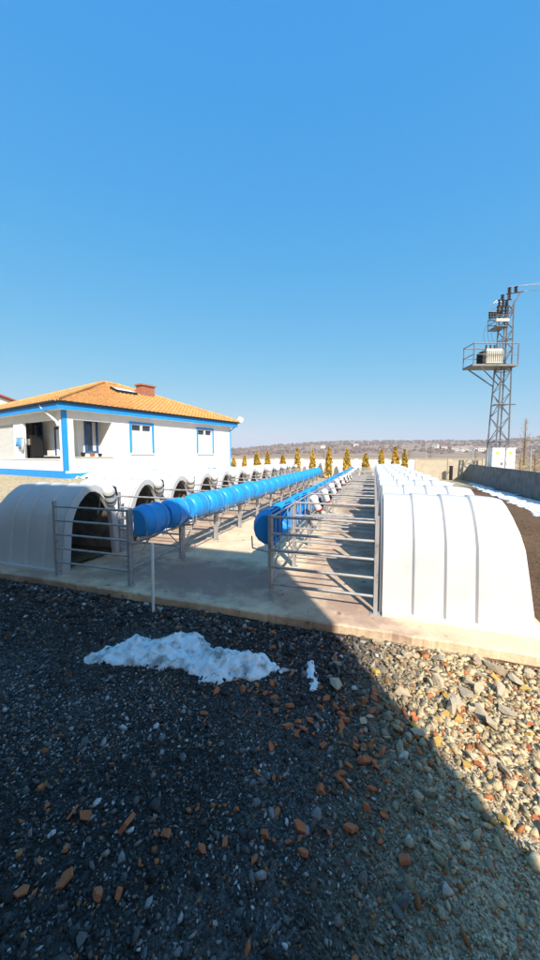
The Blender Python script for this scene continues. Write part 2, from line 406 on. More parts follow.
for side, n, X, Yb, nm, sg in (('left', NL, XLF, YL, 'left', 1), ('right', NR, XRF, YR, 'right', -1)):
    for i in range(2*n):
        o = tr0 if cnt == 0 else copy_tree(tr0); cnt += 1
        y = Yb+.345+(i//2)*P+(i % 2)*.64+random.uniform(-.02,.02)
        o.location = (X+sg*.025, y, .895+random.uniform(-.012,.012)); o.rotation_euler = (random.uniform(-.05,.05), random.uniform(-.14,.14), (0 if sg > 0 else math.pi)+random.uniform(-.03,.03))
        o['label'] = (f'dark shaded blue half-drum feed trough at the near end of the {nm} row' if i == 0 else f'blue plastic half-drum feed trough, {ORD[i]} from the camera in the {nm} row')
        o['group'] = f'blue feed troughs of the {nm} row'

# ------------------------------------------------------------------ feeding buckets in strap holders
def make_bottle(straps=True):
    t = thing('feeding_bottle', '', 'feeding bottle')
    def circ(z, r, n=14): return [(r*math.cos(2*math.pi*i/n), r*math.sin(2*math.pi*i/n), z) for i in range(n)]
    MB().loft([circ(-.17,.055), circ(-.15,.082), circ(.10,.088), circ(.145,.07), circ(.165,.03)], True, True, True).build('bottle', M['pvc'], t, smooth=True)
    for z in ((-.09, .06) if straps else ()):
        MB().loft([circ(z-.008,.087), circ(z-.008,.093), circ(z+.008,.093), circ(z+.008,.087)], True).build('strap', M['dark'], t, smooth=True, sharp=40)
    MB().loft([circ(-.235,.016), circ(-.215,.03), circ(-.195,.07), circ(-.14,.088)], True, True, True).build('teat', M['pvc' if straps else 'red'], t, smooth=True)
    MB().box(-.03, .03, .09, .13, -.11, .08).build('bracket', M['dark'], t)
    return t
b0 = make_bottle()
for i in range(NL):
    o = b0 if i == 0 else copy_tree(b0)
    o.scale = (1.15,)*3; o.location = (XLH+.14, YL+1.0+i*P+.08*(i > 0), 1.16+random.uniform(-.02,.02)); o.rotation_euler = (math.radians(38+random.uniform(-6,6)), math.radians(20), math.radians(8))
    o['label'] = f'white feeding bottle with black straps at the {ORD[i]} hutch mouth of the left row'; o['group'] = 'feeding bottles of the left row'
b1 = make_bottle(False)
for i in range(1, NR):
    o = b1 if i == 1 else copy_tree(b1); o.location = (XRF+.20, YR+.90+i*P, .98+random.uniform(-.03,.03)); o.rotation_euler = (math.radians(16+random.uniform(-8,8)), math.radians(28), math.radians(-90)); o.scale = (.95,)*3
    o['label'] = f'white feeding bottle with red teat inside the {ORD[i]} pen of the right row'; o['group'] = 'feeding bottles of the right row'

# white stake
st = thing('marker_stake', 'thin white plastic stake standing in gravel at the slab edge', 'stake', (-2.61, 3.32, -.12))
MB().tube((0,0,-.1), (.01,0,.86), .019, 10).build('pipe', M['pvc'], st, smooth=True, sharp=50)
MB().tube((.01,0,.861), (.01,0,.885), .023, 10).build('end_cap', M['pvc'], st, smooth=True, sharp=50)

# ------------------------------------------------------------------ house
def HT(p): return E1*(p[0]*sc_h)+E2*(p[1]*sc_h)+Vector((0, 0, p[2]*sc_h))
house = thing('farmhouse', 'white farmhouse with orange hipped tile roof, blue trim and corner veranda', 'house', HB)
def hb(name, m, boxes, parent=None, **k):
    mb = MB(HT)
    for q in boxes: mb.box(*q)
    return mb.build(name, M[m], parent or house, **k)
HL, HW, HH = 9.6, 9.0, 2.62
W1 = (2.86, 3.97, .95, 2.31); W2 = (6.90, 8.03, .95, 2.33)
T = .22
OP0, OP1, OPZ0, OPZ1 = .36, 1.95, .72, 2.28
# right wall pieces around openings (b from 0 to T)
hb('wall', 'plaster', [(OP1, W1[0], 0, T, -1.0, HH), (W1[1], W2[0], 0, T, -1.0, HH), (W2[1], HL, 0, T, -1.0, HH),
    (W1[0], W1[1], 0, T, -1.0, W1[2]), (W1[0], W1[1], 0, T, W1[3], HH), (W2[0], W2[1], 0, T, -1.0, W2[2]), (W2[0], W2[1], 0, T, W2[3], HH),
    (OP0, OP1, 0, T, -1.0, OPZ0), (OP0, OP1, 0, T, OPZ1, HH)])
# corner pillar
hb('corner_pillar', 'plaster', [(0, OP0, 0, OP0, -1.0, HH)])
hb('corner_trim', 'blue', [(-.012, .13, -.012, -.002, .2, HH), (-.012, -.002, -.002, .16, .2, HH)])
# left (front) wall: beam, parapet, column, screen
hb('beam', 'plaster', [(0, T, OP0, HW, 2.30, HH)])
hb('parapet', 'plaster', [(0, T, OP0, HW, -1.0, .64)])
hb('parapet_cap', 'plaster', [(-.03, T+.03, OP0, HW, .643, .69)])
hb('column', 'plaster', [(.0, .12, 3.55, 4.5, .693, 2.298)])
hb('screen', 'curtain', [(.08, .11, 4.51, HW-.05, .70, 2.297)])
# veranda inner walls, floor, ceiling
A_, B_ = 1.0, 1.0
hb('inner_wall', 'plaster', [(A_, A_+.2, B_+.2, HW-.01, .19, HH-.03), (A_, HL-.01, B_, B_+.2, .19, HH-.03), (OP1+.002, OP1+.2, T+.002, B_-.002, .19, HH-.03)])
hb('veranda_floor', 'beige', [(T+.002, A_-.002, T+.002, HW-.02, .0, .185), (A_, OP1, T+.002, B_-.002, 0, .184)])
hb('veranda_ceiling', 'plaster', [(T+.002, HL-.02, T+.002, HW-.02, HH-.025, HH-.005)])
hb('wall', 'plaster', [(HL-T, HL+.003, T+.002, HW, -1, HH), (.2, HL-T-.01, HW-T, HW+.003, -1, HH)])
# windows
def window_r(w, b=0, frame='blue', pane='curtain', depth=.10):
    a0, a1, z0, z1 = w; t = .09
    f = hb('window', frame, [(a0-t, a0, b-.03, b+.02, z0-.02, z1+t), (a1, a1+t, b-.03, b+.02, z0-.02, z1+t), (a0, a1, b-.03, b+.02, z1, z1+t)])
    mid = (a0+a1)/2
    hb('sash', 'pvc', [(a0, a0+.06, b+.03, b+.08, z0, z1), (a1-.06, a1, b+.03, b+.08, z0, z1), (mid-.05, mid+.05, b+.03, b+.08, z0+.06, z1-.06), (a0+.06, a1-.06, b+.03, b+.08, z0, z0+.06), (a0+.06, a1-.06, b+.03, b+.08, z1-.06, z1)], f)
    for p0, p1 in ((a0+.06, mid-.05), (mid+.05, a1-.06)):
        hb('curtain', pane, [(p0, p1, b+.085, b+.095, z0+.06, z1-.30)], f)
        hb('pane', 'glass', [(p0, p1, b+.10, b+.11, z0+.06, z1-.06)], f)
    hb('sill', 'pvc', [(a0-t, a1+t, b-.07, b+.02, z0-.07, z0-.021)], f)
    return f
window_r(W1); window_r(W2)
# blue framed door-window in the side recess
f = hb('veranda_window', 'darkblue', [(1.30, 1.40, B_-.05, B_-.002, .95, 2.42), (1.78, 1.88, B_-.05, B_-.002, .95, 2.42), (1.40, 1.78, B_-.05, B_-.002, 2.32, 2.42), (1.40,1.78, B_-.05, B_-.002, .95, 1.03), (1.57, 1.62, B_-.05, B_-.002, 1.03, 2.32)])
hb('pane', 'glass', [(1.40, 1.57, B_-.02, B_-.003, 1.03, 2.32)], f); hb('pane', 'curtain', [(1.62, 1.78, B_-.02, B_-.003, 1.03, 2.32)], f)
# left recess: window and door
f = hb('veranda_window', 'darkblue', [(A_-.05, A_-.002, 4.02, 4.12, 1.0, 2.42), (A_-.05, A_-.002, 4.88, 4.98, 1.0, 2.42), (A_-.05, A_-.002, 4.12, 4.88, 2.32, 2.42), (A_-.05, A_-.002, 4.12, 4.88, 1.0, 1.10), (A_-.05, A_-.002, 4.47, 4.53, 1.1, 2.32)])
hb('pane', 'glass', [(A_-.02, A_-.003, 4.12, 4.47, 1.1, 2.32)], f); hb('pane', 'curtain', [(A_-.02, A_-.003, 4.53, 4.88, 1.1, 2.32)], f)
f = hb('door', 'pvc', [(A_-.04, A_-.002, 2.30, 2.72, .19, 2.02)])
hb('door_frame', 'darkblue', [(A_-.06, A_-.002, 2.18, 2.295, .19, 2.14), (A_-.06, A_-.002, 2.725, 2.84, .19, 2.14), (A_-.06, A_-.002, 2.295, 2.725, 2.03, 2.14)], f)
hb('handle', 'dark', [(A_-.08, A_-.041, 2.35, 2.39, 1.05, 1.15)], f)
# ledge in side opening
hb('opening_sill', 'beige', [(OP0, OP1, -.03, T+.02, OPZ0+.002, OPZ0+.05)])
# blue plinth bands
hb('plinth_band', 'blue', [(-.015, -.003, -.003, HW, -.24, .19)])
hb('plinth_band', 'blue', [(-.015, HL, -.015, -.003, -.30, .10)])
# roof
OV = .32; EV = .40
hb('fascia', 'blue', [(-OV, HL+OV, -OV, -OV+.03, HH, HH+.31), (-OV, -OV+.03, -OV+.031, HW+OV, HH, HH+.31), (HL+OV-.03, HL+OV, -OV+.031, HW+OV, HH, HH+.31), (-OV+.031, HL+OV-.031, HW+OV-.03, HW+OV, HH, HH+.31)])
hb('gutter_shadow', 'dark', [(-EV, HL+EV, -EV-.02, -OV-.002, HH+.24, HH+.31), (-EV-.02, -OV-.002, -OV, HW+EV, HH+.24, HH+.31)])  # dark strip standing in for the shadow line below the tiles
hb('soffit', 'plaster', [(-OV+.031, HL+OV-.031, -OV+.031, HW+OV-.031, HH+.002, HH+.03)])
EV = .40; ZE = HH+.30; AP0, AP1, ZA = 4.30, 5.05, 4.93
# tiled slopes: courses stepping up the slope with waves along each course
def slope(p0, p1, q1, q0, rows=22, wave=.23):
    p0, p1, q0, q1 = map(Vector, (p0, p1, q0, q1)); mb = MB(HT)
    nrm = (p1-p0).cross(q0-p0).normalized()
    if nrm.z < 0: nrm = -nrm
    for r in range(rows):
        rs = []
        for kk, (u, lift) in enumerate(((r/rows, .035), ((r+1.06)/rows, .0))):
            u = min(u, 1); a = p0.lerp(q0, u); b = p1.lerp(q1, u)
            n = max(2, int((p1-p0).length/wave*3)); ring = []
            for i in range(n+1):
                c = a.lerp(b, i/n); s = (c-p0).dot((p1-p0).normalized())
                ring.append(c+nrm*(lift+.03*math.sin(s/wave*2*math.pi)))
            rs.append(ring)
        front = [v-nrm*.04 for v in rs[0]]
        mb.loft([front, rs[0], rs[1]])
    return mb
c00, c10, c11, c01 = (-EV,-EV,ZE), (HL+EV,-EV,ZE), (HL+EV,HW+EV,ZE), (-EV,HW+EV,ZE)
a0, a1 = (AP0,4.5,ZA), (AP1,4.5,ZA)
roof = MB(HT); roof.add([c00,c10,c11,c01,a0,a1], [(0,1,5,4),(1,2,5),(2,3,4,5),(3,0,4),(0,3,2,1)])
roof = roof.build('roof', M['tile'], house)
slope(c00, c10, a1, a0).build('tile_courses', M['tile'], roof, fix=False)
slope(c01, c00, a0, a0).build('tile_courses', M['tile'], roof, fix=False)
slope(c10, c11, a1, a1).build('tile_courses', M['tile'], roof, fix=False)
for i, (p, q) in enumerate(((c00,a0),(c10,a1),(c01,a0),(a0,a1),(c11,a1))):
    MB(HT).tube(Vector(p)+Vector((0,0,.05)), Vector(q)+Vector((0,0,.05)), .10, 8).build('ridge_cap', M['tile'], roof, smooth=True, sharp=50)
hb('chimney', 'brick', [(5.55, 6.40, 2.9, 3.4, 3.9, 4.86)], roof)
hb('chimney_cap', 'brick', [(5.48, 6.47, 2.83, 3.47, 4.863, 4.95)], roof)
# roof hatch lying on the slope facing the pens
def slope_pt(a, b, lift):
    u = (b+EV)/(4.5+EV); z = ZE+(ZA-ZE)*u; return (a, b, z+lift)
hm = MB(HT); hv = [slope_pt(a, b, l) for l in (.03, .16) for a, b in ((3.85,2.55),(5.05,2.55),(5.05,3.15),(3.85,3.15))]
hm.add(hv, [(0,3,2,1),(4,5,6,7),(0,1,5,4),(1,2,6,5),(2,3,7,6),(3,0,4,7)]); hm.build('roof_hatch', M['dark'], roof)
hm = MB(HT); hm.add([slope_pt(a, b, .165) for a, b in ((3.92,2.62),(4.98,2.62),(4.98,3.08),(3.92,3.08))], [(0,1,2,3)]); hm.build('hatch_cover', M['pvc'], roof)
# rain pipes
MB(HT).path([(-.36,1.1,HH+.34), (-.30,1.0,HH+.12), (-.05,.42,2.18), (-.05,.30,2.0)], .045, 8).build('rain_pipe', M['pvc'], house, smooth=True)
MB(HT).path([(HL+.1,-.30,HH+.02), (HL-.06,-.05,HH-.25), (HL-.06,-.05,-.8)], .035, 8).build('rain_pipe', M['blue'], house, smooth=True)
# satellite dish on far corner (a thing fixed to the house)
dp = HB+HT((10.1,-.42,3.0))
dish = thing('satellite_dish', 'small white satellite dish on the far roof corner of the farmhouse', 'satellite dish', dp)
def circ3(r, y, n=18): return [(r*math.cos(2*math.pi*i/n), y, .22+r*math.sin(2*math.pi*i/n)) for i in range(n)]
MB().loft([circ3(.02,.09), circ3(.16,.07), circ3(.28,.02), circ3(.34,-.03)], True, True).build('reflector', M['pvc'], dish, smooth=True)
MB().path([(0,.09,.22), (0,.14,.05), (-.05,.05,-.2)], .02, 6).build('mount', M['dark'], dish)
MB().tube((0,.07,-.06), (0,-.32,.16), .012, 6).build('feed_arm', M['dark'], dish); dish.scale = (.65,)*3
# things on the veranda
def at_house(p): return HB+HT(p)
stv = thing('veranda_stove', 'black iron stove standing in the farmhouse veranda', 'stove', at_house((.45,3.35,.19)), math.atan2(E2.y, E2.x))
MB().box(-.02, .62, -.25, .25, .55, 1.62).build('body', M['dark'], stv)
for x in (.05, .55):
    for y in (-.2, .2): MB().tube((x, y, 0), (x, y, .55), .025, 6).build('leg', M['dark'], stv)
MB().box(.1, .5, .26, .28, 1.2, 1.5).build('door', M['steel'], stv)
MB().box(-.06, .66, -.29, .29, 1.622, 1.67).build('top_plate', M['dark'], stv)
lau = thing('laundry', 'blue and pale clothes hanging at the veranda column beside the black stove', 'laundry', at_house((-.12,3.05,.19)), math.atan2(E2.y, E2.x))
def cloth(x0, x1, z0, z1, m):
    mb = MB(); n = 10
    mb.loft([[(x0+(x1-x0)*i/n, .05*math.sin(i*1.7)+.03*k, z) for i in range(n+1)] for k, z in enumerate((z1, (z0+z1)/2, z0))])
    o = mb.build('cloth', m, lau, smooth=True, sharp=80); md = o.modifiers.new('thick', 'SOLIDIFY'); md.thickness = .012
cloth(.04, .30, .85, 1.50, M['grey_cloth']); cloth(.32, .60, 1.0, 1.52, M['cloth']); cloth(.62, .86, 1.12, 1.52, M['cloth'])
MB().tube((-.1, 0, 1.53), (1.0, 0, 1.53), .01, 6).build('line', M['dark'], lau)
crt = thing('veranda_bench', 'low grey bench in the veranda beside the door', 'bench', at_house((.75,2.35,.19)), math.atan2(E2.y, E2.x))
MB().box(-.1, .75, -.2, .2, .62, .68).build('seat', M['grey_cloth'], crt)
for x in (-.05, .68): MB().box(x-.03, x+.03, -.18, .18, 0, .62).build('leg', M['dark'], crt)
for i, (a, hgt, r, m_, lab) in enumerate(((.75,.16,.10,'dark','black flowerpot on the veranda ledge'), (1.12,.13,.12,'brick','clay flowerpot in the middle of the veranda ledge'), (1.45,.12,.09,'dark','small black pot at the far end of the veranda ledge'))):
    c = at_house((a, .11, OPZ0+.05)); 
    pt = MB(); n = 12
    pt.loft([[(rr*math.cos(2*math.pi*j/n), rr*math.sin(2*math.pi*j/n), zz) for j in range(n)] for rr, zz in ((r*.7,0),(r,hgt),(r*1.08,hgt),(r*1.08,hgt+.03),(r*.9,hgt+.03),(r*.85,hgt-.02))], True, True, True)
    tag(pt.build('flowerpot', M[m_], None, smooth=True, loc=c), lab, 'flowerpot', 'pots on the veranda ledge')

# neighbour gable far left
nb = thing('neighbour_house', 'white gabled house with dark red roof behind the farmhouse', 'house', (-35.2, 19.6, .1), math.radians(62))
def gab(mb, x0, x1, y0, y1, z, zr):
    ym = (y0+y1)/2; return mb.add([(x0,y0,0),(x1,y0,0),(x1,y1,0),(x0,y1,0),(x0,y0,z),(x1,y0,z),(x1,y1,z),(x0,y1,z),(x0,ym,zr),(x1,ym,zr)],
        [(0,3,2,1),(0,1,5,4),(2,3,7,6),(1,2,6,9,5),(3,0,4,8,7),(4,5,9,8),(6,7,8,9)])
gm2 = MB(lambda p: Vector((p[1], p[0], p[2]))); gab(gm2, -4, 8, -6, 6, 5.5, 7.6); gm2.build('wall', M['plaster'], nb)
rm = MB(); 
rm.add([(-6.5,-4.4,5.35),(0,-4.4,7.66),(0,8.3,7.66),(-6.5,8.3,5.35),(-6.5,-4.4,5.5),(0,-4.4,7.8),(0,8.3,7.8),(-6.5,8.3,5.5)], [(0,3,2,1),(4,5,6,7),(0,1,5,4),(1,2,6,5),(2,3,7,6),(3,0,4,7)])
rm.add([(6.5,-4.4,5.35),(0,-4.4,7.66),(0,8.3,7.66),(6.5,8.3,5.35),(6.5,-4.4,5.5),(0,-4.4,7.8),(0,8.3,7.8),(6.5,8.3,5.5)], [(0,1,2,3),(7,6,5,4),(4,5,1,0),(5,6,2,1),(6,7,3,2),(7,4,0,3)])
rm.build('roof', M['roofred'], nb)

# building behind the camera whose shadow covers the yard
bn = thing('farm_building', 'tall plastered farm building whose shadow covers the gravel yard', 'building', (3.27, -2.09, -.12))
MB().box(-24, 0, -12, 0, 0, 7.45).build('wall', M['beige'], bn)
MB().box(-24.02, .02, -12.02, .02, 7.452, 7.62).build('coping', M['wallconc'], bn)
MB().box(-12, -9, .002, .06, 0, 3.2).build('door', M['steel'], bn)
for x in (-20, -16, -7, -4): 
    wv = MB().box(x, x+1.6, .002, .05, 3.4, 4.6).build('window', M['pvc'], bn); MB().box(x+.1, x+1.5, .051, .055, 3.5, 4.5).build('pane', M['glass'], wv)

# ------------------------------------------------------------------ snow
def snow_blob(name, outline, h, label, base, step=.03, rough=.5, seed=0, nz=9, cat='snow patch', edge=.22, mt='snow'):
    xs_ = [p[0] for p in outline]; ys_ = [p[1] for p in outline]
    def inside(x, y):
        c = False; j = len(outline)-1
        for i in range(len(outline)):
            xi, yi = outline[i]; xj, yj = outline[j]
            if (yi > y) != (yj > y) and x < (xj-xi)*(y-yi)/(yj-yi)+xi: c = not c
            j = i
        return c
    def dist(x, y):
        d = 1e9; j = len(outline)-1; p = Vector((x, y))
        for i in range(len(outline)):
            a = Vector(outline[j]); b = Vector(outline[i]); ab = b-a; t = max(0, min(1, (p-a).dot(ab)/ab.length_squared)); d = min(d, (p-a-ab*t).length); j = i
        return d
    X = np.arange(min(xs_)-.15, max(xs_)+.15, step); Y = np.arange(min(ys_)-.15, max(ys_)+.15, step)
    vs = []; idx = {}; fs = []
    for iy, y in enumerate(Y):
        for ix, x in enumerate(X):
            d = dist(x, y)*(1 if inside(x, y) else -1)
            d += rough*(.12*N(x*nz*.5+seed, y*nz*.5)+.07*N(x*nz*1.3, y*nz*1.3, seed)+.03*N(x*nz*3, y*nz*3, seed))
            if d > -.02:
                z = base(x, y)-.02+h*min(1, max(0, d+.02)/edge)**.55*(.75+.55*N(x*nz*.6, y*nz*.6, 4+seed)+.40*N(x*nz*1.7, y*nz*1.7, 8)+.16*N(x*nz*4, y*nz*4, 1)) if d > 0 else base(x, y)-.05
                idx[(ix, iy)] = len(vs); vs.append((x, y, z))
    for (ix, iy) in idx:
        q = [(ix,iy),(ix+1,iy),(ix+1,iy+1),(ix,iy+1)]
        if all(t in idx for t in q): fs.append(tuple(idx[t] for t in q))
    o = MB().add(vs, fs).build(name, M[mt], None, smooth=True, sharp=180)
    return tag(o, label, cat)
snow_blob('snow_patch', [(-2.60,2.30),(-2.55,2.62),(-2.25,2.80),(-1.92,2.99),(-1.62,2.96),(-1.50,2.80),(-1.28,2.84),(-1.0,2.90),(-.86,2.80),(-.66,2.76),(-.74,2.66),(-1.0,2.52),(-1.2,2.42),(-1.40,2.34),(-1.62,2.46),(-1.95,2.36),(-2.3,2.30)], .13,
    'large lumpy patch of melting snow on the shaded gravel', ground_z, .02, .55, 3)
snow_blob('snow_patch', [(-.57,2.93),(-.50,2.98),(-.42,2.75),(-.38,2.58),(-.46,2.54),(-.54,2.74)], .06, 'small dirty snow remnant right of the large snow patch', ground_z, .018, .25, 11, 14, edge=.1)
snow_blob('snow_strip', [(6.5,27.2),(6.95,27.2),(6.95,9),(5.2,9),(4.9,11),(5.05,12.2),(5.35,15),(5.6,18.7),(5.9,22),(6.1,24.4)], .10, 'long strip of snow lying along the foot of the concrete wall', ground_z, .1, 2.2, 5, 2.2, edge=.5)
snow_blob('snow_patch', [(4.0,20.5),(4.6,23),(5.6,26),(5.0,28),(3.0,28),(2.6,24)], .07, 'flat snow patch between the far right hutches and the wall end', ground_z, .1, 2.5, 15, 1.6, edge=.5)
# bank of snow and pale spoil against the house side
ol = [HB+E1*(a*sc_h)-Vector((E1.y,-E1.x,0))*-b for a, b in ((.25,.1),(.6,.75),(2,1.3),(4,1.5),(7,1.4),(9.6,1.0),(9.7,.02),(.3,.02))]
snow_blob('snow_bank', [(p.x, p.y) for p in ol], .42, 'bank of snow heaped against the long side wall of the farmhouse', lambda x, y: ground_z(x, y)-.02, .09, .7, 21, 2.0, cat='snow', edge=.35)

# ------------------------------------------------------------------ right concrete wall, fence posts
wr = thing('concrete_wall', 'long low grey concrete wall on the right with sloping end', 'wall', (7.0, 0, -.15))
y = 8.0; i = 0
while y < 28.2:
    y2 = min(y+2.4, 28.3); MB().box(0, .2, y+.008, y2-.008, 0, 1.28+.10*(y-17)/11).build('panel', M['wallconc'], wr); y = y2; i += 1
MB().box(.03, .17, 8, 28.29, 0, 1.15).build('core', M['wallconc'], wr)
e = MB(); e.add([(0,28.31,0),(.2,28.31,0),(.2,30.6,0),(0,30.6,0),(0,28.31,1.40),(.2,28.31,1.40),(.2,30.6,.45),(0,30.6,.45)], [(0,3,2,1),(4,5,6,7),(0,1,5,4),(1,2,6,5),(2,3,7,6),(3,0,4,7)]); e.build('sloping_end', M['wallconc'], wr)
nPost = 0
tips = []
names = ['nearest to the camera on the concrete wall', 'second from the camera on the concrete wall', 'third from the camera on the concrete wall, by the cabinet', 'at the far end of the concrete wall']
for Yp, nm in zip((15.4, 18.5, 21.6, 24.75, 28.1), ['standing on the near stretch of the concrete wall']+names):
    zt = -.15+1.28+.10*(Yp-17)/11
    fp = thing('fence_post', f'white angled-top wire fence post, {nm}', 'fence post', (7.1, Yp, zt), group='angled posts on the concrete wall')
    MB().path([(0,0,-.02), (0,0,1.12)], .035, 8).build('shaft', M['steel'], fp); MB().tube((0,0,1.10), (.40,-.22,1.55), .032, 8).build('angled_arm', M['steel'], fp)
    tips.append(Vector((7.1, Yp, zt)))
wm = thing('wire_fence', 'thin wires strung between the angled posts on the wall', 'wire fence', (0,0,0))
for dz, dx in ((.35,0),(.7,0),(1.05,0),(1.28,.17),(1.46,.34)):
    MB().path([t+Vector((dx, -.03, dz)) for t in tips], .006, 4).build('wire', M['steel'], wm)

# cabinet
RZ0 = YAW
cb = thing('electric_cabinet', 'white two-door electrical cabinet with yellow stickers behind the concrete wall', 'electrical cabinet', (8.21, 25.79, -.11), RZ0)
MB().box(-.92, .92, -.3, .3, .5, 2.52).build('body', M['pvc'], cb); MB().box(-.88, .88, -.26, .26, 0, .5).build('plinth', M['wallconc'], cb)
MB().box(-.97, .97, -.36, .34, 2.521, 2.58).build('roof', M['pvc'], cb)
for s_ in (-1, 1):
    d = MB().box(min(s_*.02, s_*.89), max(s_*.02, s_*.89), -.33, -.301, .56, 2.48).build('door', M['pvc'], cb)
    MB().box(s_*.16-.05, s_*.16+.05, -.36, -.331, 1.38, 1.58).build('handle', M['dark'], d)
    mb = MB(); n = 16; mb.loft([[(s_*.52+r*math.cos(2*math.pi*j/n), yy, 2.22+r*math.sin(2*math.pi*j/n)) for j in range(n)] for r, yy in ((.13,-.334),(.13,-.331))], True, True, True); mb.build('warning_sticker', M['yellow'], d)

cb.scale = (.84, .84, .97)
# ------------------------------------------------------------------ lattice power pole with transformer platform
tw = thing('lattice_pole', 'tall steel lattice power pole with transformer platform', 'power pole', (8.67, 28.07, -.11), RZ0)
sT = 24/22.0
def TT(p): return Vector(p)*sT
def leg_pt(sx, sy, z):
    u = z/11.8; h = .46+(.25-.46)*u; return Vector((.17*u+sx*h, sy*h, z))
for sx in (-1,1):
    for sy in (-1,1):
        mb = MB(TT); mb.tube(leg_pt(sx, sy, 0), leg_pt(sx, sy, 11.8), .055, 4); mb.build('leg', M['tower_steel'], tw)
zs = [0]; 
while zs[-1] < 11.3: zs.append(zs[-1]+max(.55, .95-.035*zs[-1]))
zs[-1] = 11.75
for fi, ((ax_, ay_), (bx_, by_)) in enumerate((((-1,-1),(1,-1)), ((1,-1),(1,1)), ((1,1),(-1,1)), ((-1,1),(-1,-1)))):
    mb = MB(TT)
    for kq, (z0, z1) in enumerate(zip(zs, zs[1:])):
        a, b = ((ax_,ay_),(bx_,by_)) if (kq+fi) % 2 == 0 else ((bx_,by_),(ax_,ay_))
        mb.tube(leg_pt(*a, z0), leg_pt(*b, z1), .028, 4)
        if kq % 3 == 0: mb.tube(leg_pt(*a, z0), leg_pt(*b, z0), .028, 4)
    mb.build('lattice_bracing', M['tower_steel'], tw)
MB(TT).tube((-.63,-.4,5.2), (.78,-.4,5.2), .04, 4).build('climb_guard', M['tower_steel'], tw)
pf = MB(TT).box(-2.30, .66, -.62, .50, 7.62, 7.74).build('platform', M['tower_steel'], tw)
for yy in (-.62, .50):
    MB(TT).path([(-2.25,yy,7.745), (-2.25,yy,9.05), (.62,yy,9.05), (.62,yy,7.745)], .035, 6).build('guard_rail', M['tower_steel'], pf)
    MB(TT).tube((-2.25,yy,8.35), (.62,yy,8.35), .025, 6).build('guard_rail', M['tower_steel'], pf)
    MB(TT).tube((-1.85,yy,7.62), (-.30,yy*.45,6.45), .045, 4).build('brace', M['tower_steel'], pf)
for z in (8.35, 9.05): MB(TT).tube((-2.25,-.61,z), (-2.25,.49,z), .03, 6).build('guard_rail', M['tower_steel'], pf)
tf = thing('transformer', 'cream pole transformer standing on the lattice pole platform', 'transformer', Vector((8.67,28.07,-.11))+Matrix.Rotation(RZ0,3,'Z')@(Vector((-.86,-.1,7.745))*sT), RZ0)
MB().box(-.52, .60, -.42, .42, .1, 1.1).build('tank', M['cream'], tf)
fins = MB(); 
for q in range(7): fins.box(-.74+.0, -.53, -.36+q*.115, -.33+q*.115, .18, .98)
fins.build('cooling_fins', M['dark'], tf); MB().box(-.5, .58, -.35, .35, 0, .099).build('skid', M['dark'], tf)
fr = MB()
for q in range(8): fr.box(-.46+q*.14, -.42+q*.14, -.50, -.421, .2, .95)
fr.build('cooling_fins', M['cream'], tf)
for q in range(3):
    mb = MB(); 
    for kz in range(5): mb.tube((-.3+.3*q,0,1.1+kz*.075), (-.3+.3*q,0,1.15+kz*.075), .075 if kz % 2 == 0 else .045, 8)
    mb.build('bushing', M['insul'], tf)
sw = MB(TT)
for x in (-.80, -.05): sw.tube((x,-.5,10.15), (x,-.5,10.85), .03, 4); sw.tube((x,.35,10.15), (x,.35,10.85), .03, 4)
for z in (10.15, 10.5, 10.85): sw.path([(-.80,-.5,z), (-.05,-.5,z), (-.05,.35,z), (-.80,.35,z), (-.80,-.5,z)], .03, 4)
sw.box(-.75, -.1, -.45, .3, 10.17, 10.22); sw.build('switch_cage', M['tower_steel'], tw)
def insul(mb, p, h=.36, r=.10, d=Vector((0,0,1))):
    p = Vector(p)
    for kz in range(5): mb.tube(p+d*(h*kz/5), p+d*(h*(kz+.75)/5), r if kz % 2 == 0 else r*.55, 8)
for q, (x, yv) in enumerate(((-.68,-.4), (-.42,-.4), (-.18,-.4))):
    mb = MB(TT); insul(mb, (x,yv,10.9), .55, .09); mb.build('fuse_holder', M['insul'], tw)
    mb = MB(TT); insul(mb, (x+.05,yv,11.45), .40, .09); mb.build('fuse_holder', M['insul'], tw)
MB(TT).path([(-.75,-.4,11.42), (.1,-.35,11.42)], .035, 4).build('cross_arm', M['tower_steel'], tw)
MB(TT).tube((-.35,0,11.95), (.45,0,12.05), .05, 4).build('cross_arm', M['tower_steel'], tw)
MB(TT).tube((.10,0,12.40), (1.20,0,12.55), .055, 4).build('cross_arm', M['tower_steel'], tw)
MB(TT).tube((1.0,0,12.5), (.45,0,11.5), .045, 4).build('brace', M['tower_steel'], tw)
MB(TT).tube((.17,0,11.6), (.22,0,12.42), .06, 4).build('pole_head', M['tower_steel'], tw)
tops = [(-.16,0,11.98), (.27,0,12.04), (.27,0,12.44), (.69,0,12.50)]
for q in range(5):
    mb = MB(TT); insul(mb, (-.78+.17*q,.25,10.95), .42, .08); mb.build('fuse_holder', M['insul'], tw)
    MB(TT).path([(-.78+.17*q,.25,11.4), (-.80+.2*q,-.1,11.75), (-.5+.15*q,.0,12.0)], .02, 4).build('jumper_wire', M['pvc'], tw)
MB(TT).box(-.85, -.02, -.55, -.42, 10.45, 10.62).build('switch_beam', M['cream'], tw)
MB(TT).box(-.80, .0, .28, .40, 11.3, 11.42).build('switch_beam', M['cream'], tw)
for p in tops:
    mb = MB(TT); insul(mb, p, .36, .11); mb.build('insulator', M['insul'], tw)
RM = Matrix.Rotation(RZ0, 3, 'Z'); TB = Vector((8.67,28.07,-.11))
ends = [((.69,0,12.9), 1), ((1.15,0,12.55), 2), ((.27,0,12.85), 3)]
